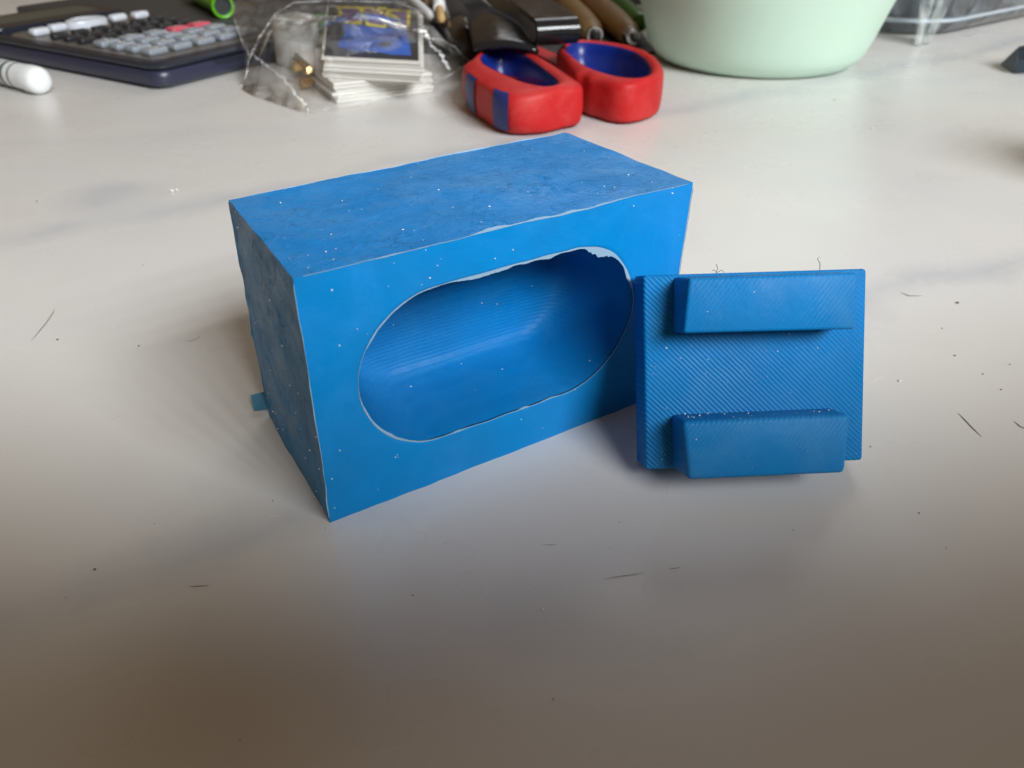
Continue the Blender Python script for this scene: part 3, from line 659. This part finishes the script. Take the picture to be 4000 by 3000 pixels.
# thumb cut-out at the end of the case and the stepped side
obj('thumb_notch', loft([[Vector((x, -.0015-.004*z_, z)) for x, z in ((.33+.02*(z_), .121), (.42, .096), (.52, .088), (.62, .090), (.71, .10), (.80-.02*z_, .121))] for z_ in (0, 1)], False, False, False) if False else prism([(.30, .02), (.36, .003), (.48, -.002), (.58, -.002), (.68, .003), (.74, .02)], .064, .0905), M_calc, case)
obj('body', loft([rr3(ri(.030, .08), .089), rr3(ri(.016, .085), .100), rr3(ri(.014, .085), .112), rr3(ri(.026, .08), .124), rr3(ri(.055, .07), .128)], True, True), M_calc, calc, True, auto=35)
obj('key_panel', prism(rrect(.065, CW-.05, .10, 1.40, .10, 8), .1275, .131), mat('panel_plastic', (.14, .128, .115), .33), calc)
obj('screen_surround', prism(rrect(.04, CW-.04, 1.46, CL-.05, .06, 6), .128, .155, .012), M_calc, calc)
obj('screen', prism(rrect(.14, CW-.14, 1.60, CL-.12, .03, 4), .155, .1575), mat('lcd', (.07, .085, .075), .3), calc)
mg = make_mesh('number_key', *box(-.060, .060, -.043, .043, 0, .034, .013, 3), M_keyg, True)
mp_ = make_mesh('pink_key', *box(-.060, .060, -.043, .043, 0, .034, .013, 3), M_keyp, True)
mb = make_mesh('function_key', *box(-.046, .046, -.028, .028, 0, .032, .010, 2), M_keyb, True)
mw = make_mesh('mode_key', *box(-.052, .052, -.034, .034, 0, .042, .018, 3), M_keyw, True)
for m_ in (mg, mp_, mb, mw): m_.set_sharp_from_angle(angle=R(55))
def legend(txt, size, parent, z):
    cu = bpy.data.curves.new('legend', 'FONT'); cu.body = txt; cu.size = size*S; cu.align_x = 'CENTER'; cu.align_y = 'CENTER'; cu.resolution_u = 2
    t = bpy.data.objects.new('legend_src', cu); COL.objects.link(t); dg = bpy.context.evaluated_depsgraph_get(); me = bpy.data.meshes.new_from_object(t.evaluated_get(dg))
    bpy.data.objects.remove(t); me.materials.clear(); me.materials.append(M_legend)
    o = bpy.data.objects.new('legend', me); COL.objects.link(o); o.parent = parent; o.location = (0, 0, z*S); return o
rows = [['0', '.', 'EXP', 'Ans', '='], ['1', '2', '3', '+', '\u2212'], ['4', '5', '6', '\u00d7', '\u00f7'], ['7', '8', '9', 'DEL', 'AC']]
for r_, row in enumerate(rows):
    for c_, t_ in enumerate(row):
        pk = t_ in ('DEL', 'AC'); nm = 'clear_key' if pk else 'number_key'
        k = inst(nm, mp_ if pk else mg, calc, (.170+.155*c_, .215+.130*r_, .130)); legend(t_, .052 if len(t_) > 1 else .088, k, .0346)
for r_ in range(3):
    for c_ in range(6): inst('function_key', mb, calc, (.160+.128*c_, .770+.122*r_, .130))
for c_, yy in ((0, 1.20), (1, 1.235), (4, 1.235), (5, 1.20)): inst('mode_key', mw, calc, (.160+.134*c_, yy, .130))
th = [Vector(((.495)+.130*math.cos(2*math.pi*i/32), 1.255+.085*math.sin(2*math.pi*i/32), 0)) for i in range(32)]; cc0 = Vector((.495, 1.255, 0))
obj('direction_pad', loft([[cc0+(p-cc0)*s+Vector((0, 0, z)) for p in th] for s, z in ((1, .130), (1, .155), (.95, .168), (.82, .172), (.68, .164), (.3, .160))], True, True), M_keyw, calc, True, auto=50)

# ------------------------------------------------------------------ clear bag and what is in it
def z2(x, y, z): return px(800+.4973*x, .4973*y, z)
ZL = .205
q0 = [z2(915, 432, ZL), z2(1700, 472, ZL), z2(1690, 82, ZL), z2(958, 30, ZL)]
ex, ey = (q0[1]-q0[0]), (q0[3]-q0[0]); cwid, clen = ex.length, ey.length; ang = math.atan2(ex.y, ex.x)
cb = q0[0].copy(); tk = .0165
cardm = make_mesh('white_card', *box(0, cwid, 0, clen, 0, tk*.9, .003, 1), M_paper)
cards_short = make_mesh('white_card', *box(0, cwid, 0, clen*.52, 0, tk*.9, .003, 1), M_paper)
def card(base, rz, k, label, grp, me=cardm, name='white_card'):
    o = bpy.data.objects.new(name, me); COL.objects.link(o); o.location = Vector((base.x, base.y, k))*S; o.rotation_euler = (0, 0, rz)
    return tag(o, label, 'card', grp)
rng = random.Random(5)
nlow = 6
lowbase = z2(1025, 785, .02); lowbase = Vector((lowbase.x, lowbase.y, 0))
for k in range(nlow):
    card(lowbase+Vector((rng.uniform(-.012, .012), rng.uniform(-.012, .012), 0)), R(26)+rng.uniform(-.015, .015), .001+k*tk, 'plain white card in the lower stack inside the clear bag', 'lower stack of white cards', cards_short)
nup = 5; zt = .001+nlow*tk
upm = make_mesh('white_card', *prism([(p.x-cb.x, p.y-cb.y) for p in q0], 0, tk*.9, .003, 1), M_paper)
for k in range(nup):
    card(cb+Vector((rng.uniform(-.01, .01), rng.uniform(-.01, .01), 0)), rng.uniform(-.010, .010), zt+k*tk, 'plain white card directly under the black printed card', 'upper stack of white cards', upm)
top = thing('printed_card', 'black card printed with yellow and purple LAB letters and blue shape', 'card', (cb.x, cb.y, zt+nup*tk+.001))
ztop = zt+nup*tk+.001; th_ = ZL-ztop
pq = [z2(915, 432, ZL), z2(1700, 472, ZL), z2(1690, 82, ZL), z2(958, 30, ZL)]
def flat(poly, z0, z1): return prism([(p.x, p.y) for p in poly], z0, z1)
obj('card_base', flat(pq, ztop, ztop+.011), M_paper, top, False, True)
cpt = sum(pq, Vector((0, 0, 0)))/4
obj('black_print', flat([p.lerp(cpt, .045) for p in pq], ztop+.0111, ztop+.0122), M_labelblack, top, False, True)
ZP = ztop+.0122
def art(pts, z): return [z2(x, y, z) for x, y in pts]
LET = {'B': [(1068, 68), (1200, 72), (1218, 84), (1210, 172), (1120, 168), (1066, 140), (1086, 108)],
       'A': [(1252, 74), (1308, 76), (1318, 104), (1372, 106), (1378, 76), (1408, 78), (1424, 132), (1402, 200), (1290, 186), (1278, 134), (1254, 126)],
       'L': [(1462, 92), (1590, 98), (1582, 216), (1548, 206), (1536, 152), (1502, 124), (1466, 110)]}
def grow(pts, k):
    c = (sum(p[0] for p in pts)/len(pts), sum(p[1] for p in pts)/len(pts)); out = []
    n = len(pts); area = sum(pts[i][0]*pts[(i+1) % n][1]-pts[(i+1) % n][0]*pts[i][1] for i in range(n)); sg = 1 if area > 0 else -1
    for i in range(n):
        a, b, d_ = Vector(pts[i-1]), Vector(pts[i]), Vector(pts[(i+1) % n]); n1 = Vector((b.y-a.y, a.x-b.x)).normalized()*sg; n2 = Vector((d_.y-b.y, b.x-d_.x)).normalized()*sg
        m_ = (n1+n2); m_ = m_/max(.6, m_.length_squared/2)/1.0; out.append((b.x+m_.x*k, b.y+m_.y*k*.72))
    return out
for nm, pts in LET.items():
    obj('letter_outline', flat(art(grow(pts, 26), ZP), ZP+.0004*(1+'LAB'.index(nm)), ZP+.0012+.0004*('LAB'.index(nm))), M_yellow, top, False, True)
    obj('letter_'+nm.lower(), flat(art(pts, ZP), ZP+.0022, ZP+.0034), M_purple, top, False, True)
obj('blue_shape', flat(art([(1080, 192), (1200, 196), (1380, 218), (1500, 222), (1585, 218), (1605, 330), (1622, 436), (1480, 430), (1350, 408), (1262, 396), (1215, 406), (1130, 396), (1040, 358), (1062, 310), (1102, 268)], ZP), ZP+.0001, ZP+.0004), M_printblue, top, False, True)
obj('dark_spot', flat([z2(1420+48*math.cos(2*math.pi*i/16), 350+20*math.sin(2*math.pi*i/16), ZP) for i in range(16)], ZP+.0005, ZP+.0012), M_labelblack, top, False, True)
# white pot lid / roll
wc = z2(700, 545, 0); wroll = obj('frosted_jar', lathe([(.02, 0), (.115, 0), (.125, .01), (.128, .23), (.120, .245), (.105, .25), (.02, .25)], 40), mat('frosted_white', (.74, .76, .75), .45, sss=.1), None, True, loc=(wc.x, wc.y+.15, 0), auto=45)
tag(wroll, 'frosted white round jar standing inside the clear bag', 'jar')
gl = z2(820, 330, 0); grn = obj('green_disc', lathe([(.02, 0), (.15, 0), (.16, .02), (.16, .07), (.15, .08), (.02, .08)], 32), M_leaf, None, True, loc=(gl.x+.05, gl.y+.42, .0), rot=(0, 0, 0), auto=45); grn.location.z = 0
tag(grn, 'flat green disc lying behind the white jar in the bag', 'disc')
bc_ = [(715, 440), (735, 500), (760, 545), (745, 590), (790, 600), (810, 640), (825, 590), (700, 400), (770, 470)]
hexm = make_mesh('brass_nut', *lathe([(.012, 0), (.030, 0), (.030, .028), (.012, .028)], 6), M_brass)
for i, (x, y) in enumerate(bc_):
    p = z2(x, y, .05); o = bpy.data.objects.new('brass_nut', hexm); COL.objects.link(o); o.location = Vector((p.x, p.y, .012+.021*(i % 4)))*S; o.rotation_euler = (rng.uniform(-.6, .6), rng.uniform(-.6, .6), rng.uniform(0, 3)); tag(o, 'small brass nut in the clear bag beside the cards', 'nut', 'brass nuts in the bag')
# the film: a draped, creased sheet
foot = [z2(285, 690, 0), z2(330, 738, 0), z2(600, 830, 0), z2(815, 905, 0), z2(930, 862, 0), z2(1200, 835, 0), z2(1600, 775, 0), z2(1880, 655, .0), z2(2085, 500, .05), z2(1900, 300, .2), z2(1750, 130, .22), z2(1600, 5, .24), z2(1400, -60, .26), z2(1000, -80, .28), z2(500, -60, .30), z2(200, 0, .26), z2(240, 180, .22), z2(320, 420, .12)]
bagc = z2(1000, 500, 0); bagb = Vector((bagc.x, bagc.y, 0))
ZB = [0.004, .004, .004, .004, .004, .004, .004, .02, .075, .15, .20, .24, .26, .28, .30, .26, .2, .10]
foot = [Vector((p.x, p.y, z)) for p, z in zip(foot, ZB)]
cent = z2(1130, 300, .2)
rngb = random.Random(21); rings = []
NB = 54
fr = resample(foot, NB)
for k, f in enumerate((1.0, .93, .82, .68, .5, .3, .12)):
    row = []
    for i, p in enumerate(fr):
        j = rngb.uniform(-.035, .035)*(0 if k == 0 else 1); pp = p.lerp(cent, 1-f+j)
        zt_ = .275 if f < .85 else (.20 if f < .95 else .0)
        z = max(p.z*f, p.z+(zt_-p.z)*(1-f**1.3)*1.35 if f < 1 else p.z); z = min(z, .30)+rngb.uniform(-.014, .014)*(0 if k == 0 else 1)
        inside = f <= .68
        row.append(Vector((pp.x+rngb.uniform(-.012, .012)*(k > 0), pp.y+rngb.uniform(-.015, .015)*(k > 0), max(z, .004 if k == 0 else .02, .245 if inside else 0))))
    rings.append(row)
vs, fs = loft(rings, False, True); fs2 = []
for f in fs:
    if len(f) == 4: fs2 += ([[f[0], f[1], f[2]], [f[0], f[2], f[3]]] if rngb.random() < .5 else [[f[0], f[1], f[3]], [f[1], f[2], f[3]]])
    else: fs2.append(f)
bag = thing('clear_bag', 'crumpled clear plastic bag holding cards and small parts', 'bag', bagb)
obj('film', (vs, fs2), M_film, bag, False, True)
def fold_glint(pts, w0, w1):  # ribbon along a bag fold or edge, its paleness stands for the highlight
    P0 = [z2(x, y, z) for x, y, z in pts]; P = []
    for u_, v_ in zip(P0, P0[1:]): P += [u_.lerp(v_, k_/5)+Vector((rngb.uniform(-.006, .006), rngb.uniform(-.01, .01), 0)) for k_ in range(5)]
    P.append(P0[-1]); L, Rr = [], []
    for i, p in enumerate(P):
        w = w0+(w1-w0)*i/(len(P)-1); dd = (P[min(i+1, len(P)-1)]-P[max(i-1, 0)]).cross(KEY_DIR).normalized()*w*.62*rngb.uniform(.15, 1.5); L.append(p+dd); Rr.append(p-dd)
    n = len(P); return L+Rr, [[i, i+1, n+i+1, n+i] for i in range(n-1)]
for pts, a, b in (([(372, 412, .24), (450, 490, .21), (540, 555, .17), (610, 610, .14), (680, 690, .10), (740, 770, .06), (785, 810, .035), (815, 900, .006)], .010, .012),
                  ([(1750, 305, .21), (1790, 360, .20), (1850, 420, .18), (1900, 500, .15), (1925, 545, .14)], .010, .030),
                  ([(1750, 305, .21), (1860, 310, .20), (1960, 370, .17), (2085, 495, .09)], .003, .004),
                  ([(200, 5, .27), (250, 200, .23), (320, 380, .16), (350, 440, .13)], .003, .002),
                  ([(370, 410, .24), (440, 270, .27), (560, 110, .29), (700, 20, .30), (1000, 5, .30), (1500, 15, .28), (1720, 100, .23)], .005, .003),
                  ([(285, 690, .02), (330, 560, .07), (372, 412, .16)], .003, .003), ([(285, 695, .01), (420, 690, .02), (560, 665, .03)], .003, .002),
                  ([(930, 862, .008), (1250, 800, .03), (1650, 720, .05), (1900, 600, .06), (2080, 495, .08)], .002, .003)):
    obj('film_fold_glint', fold_glint(pts, a, b), M_fold_glint, bag, False, True)
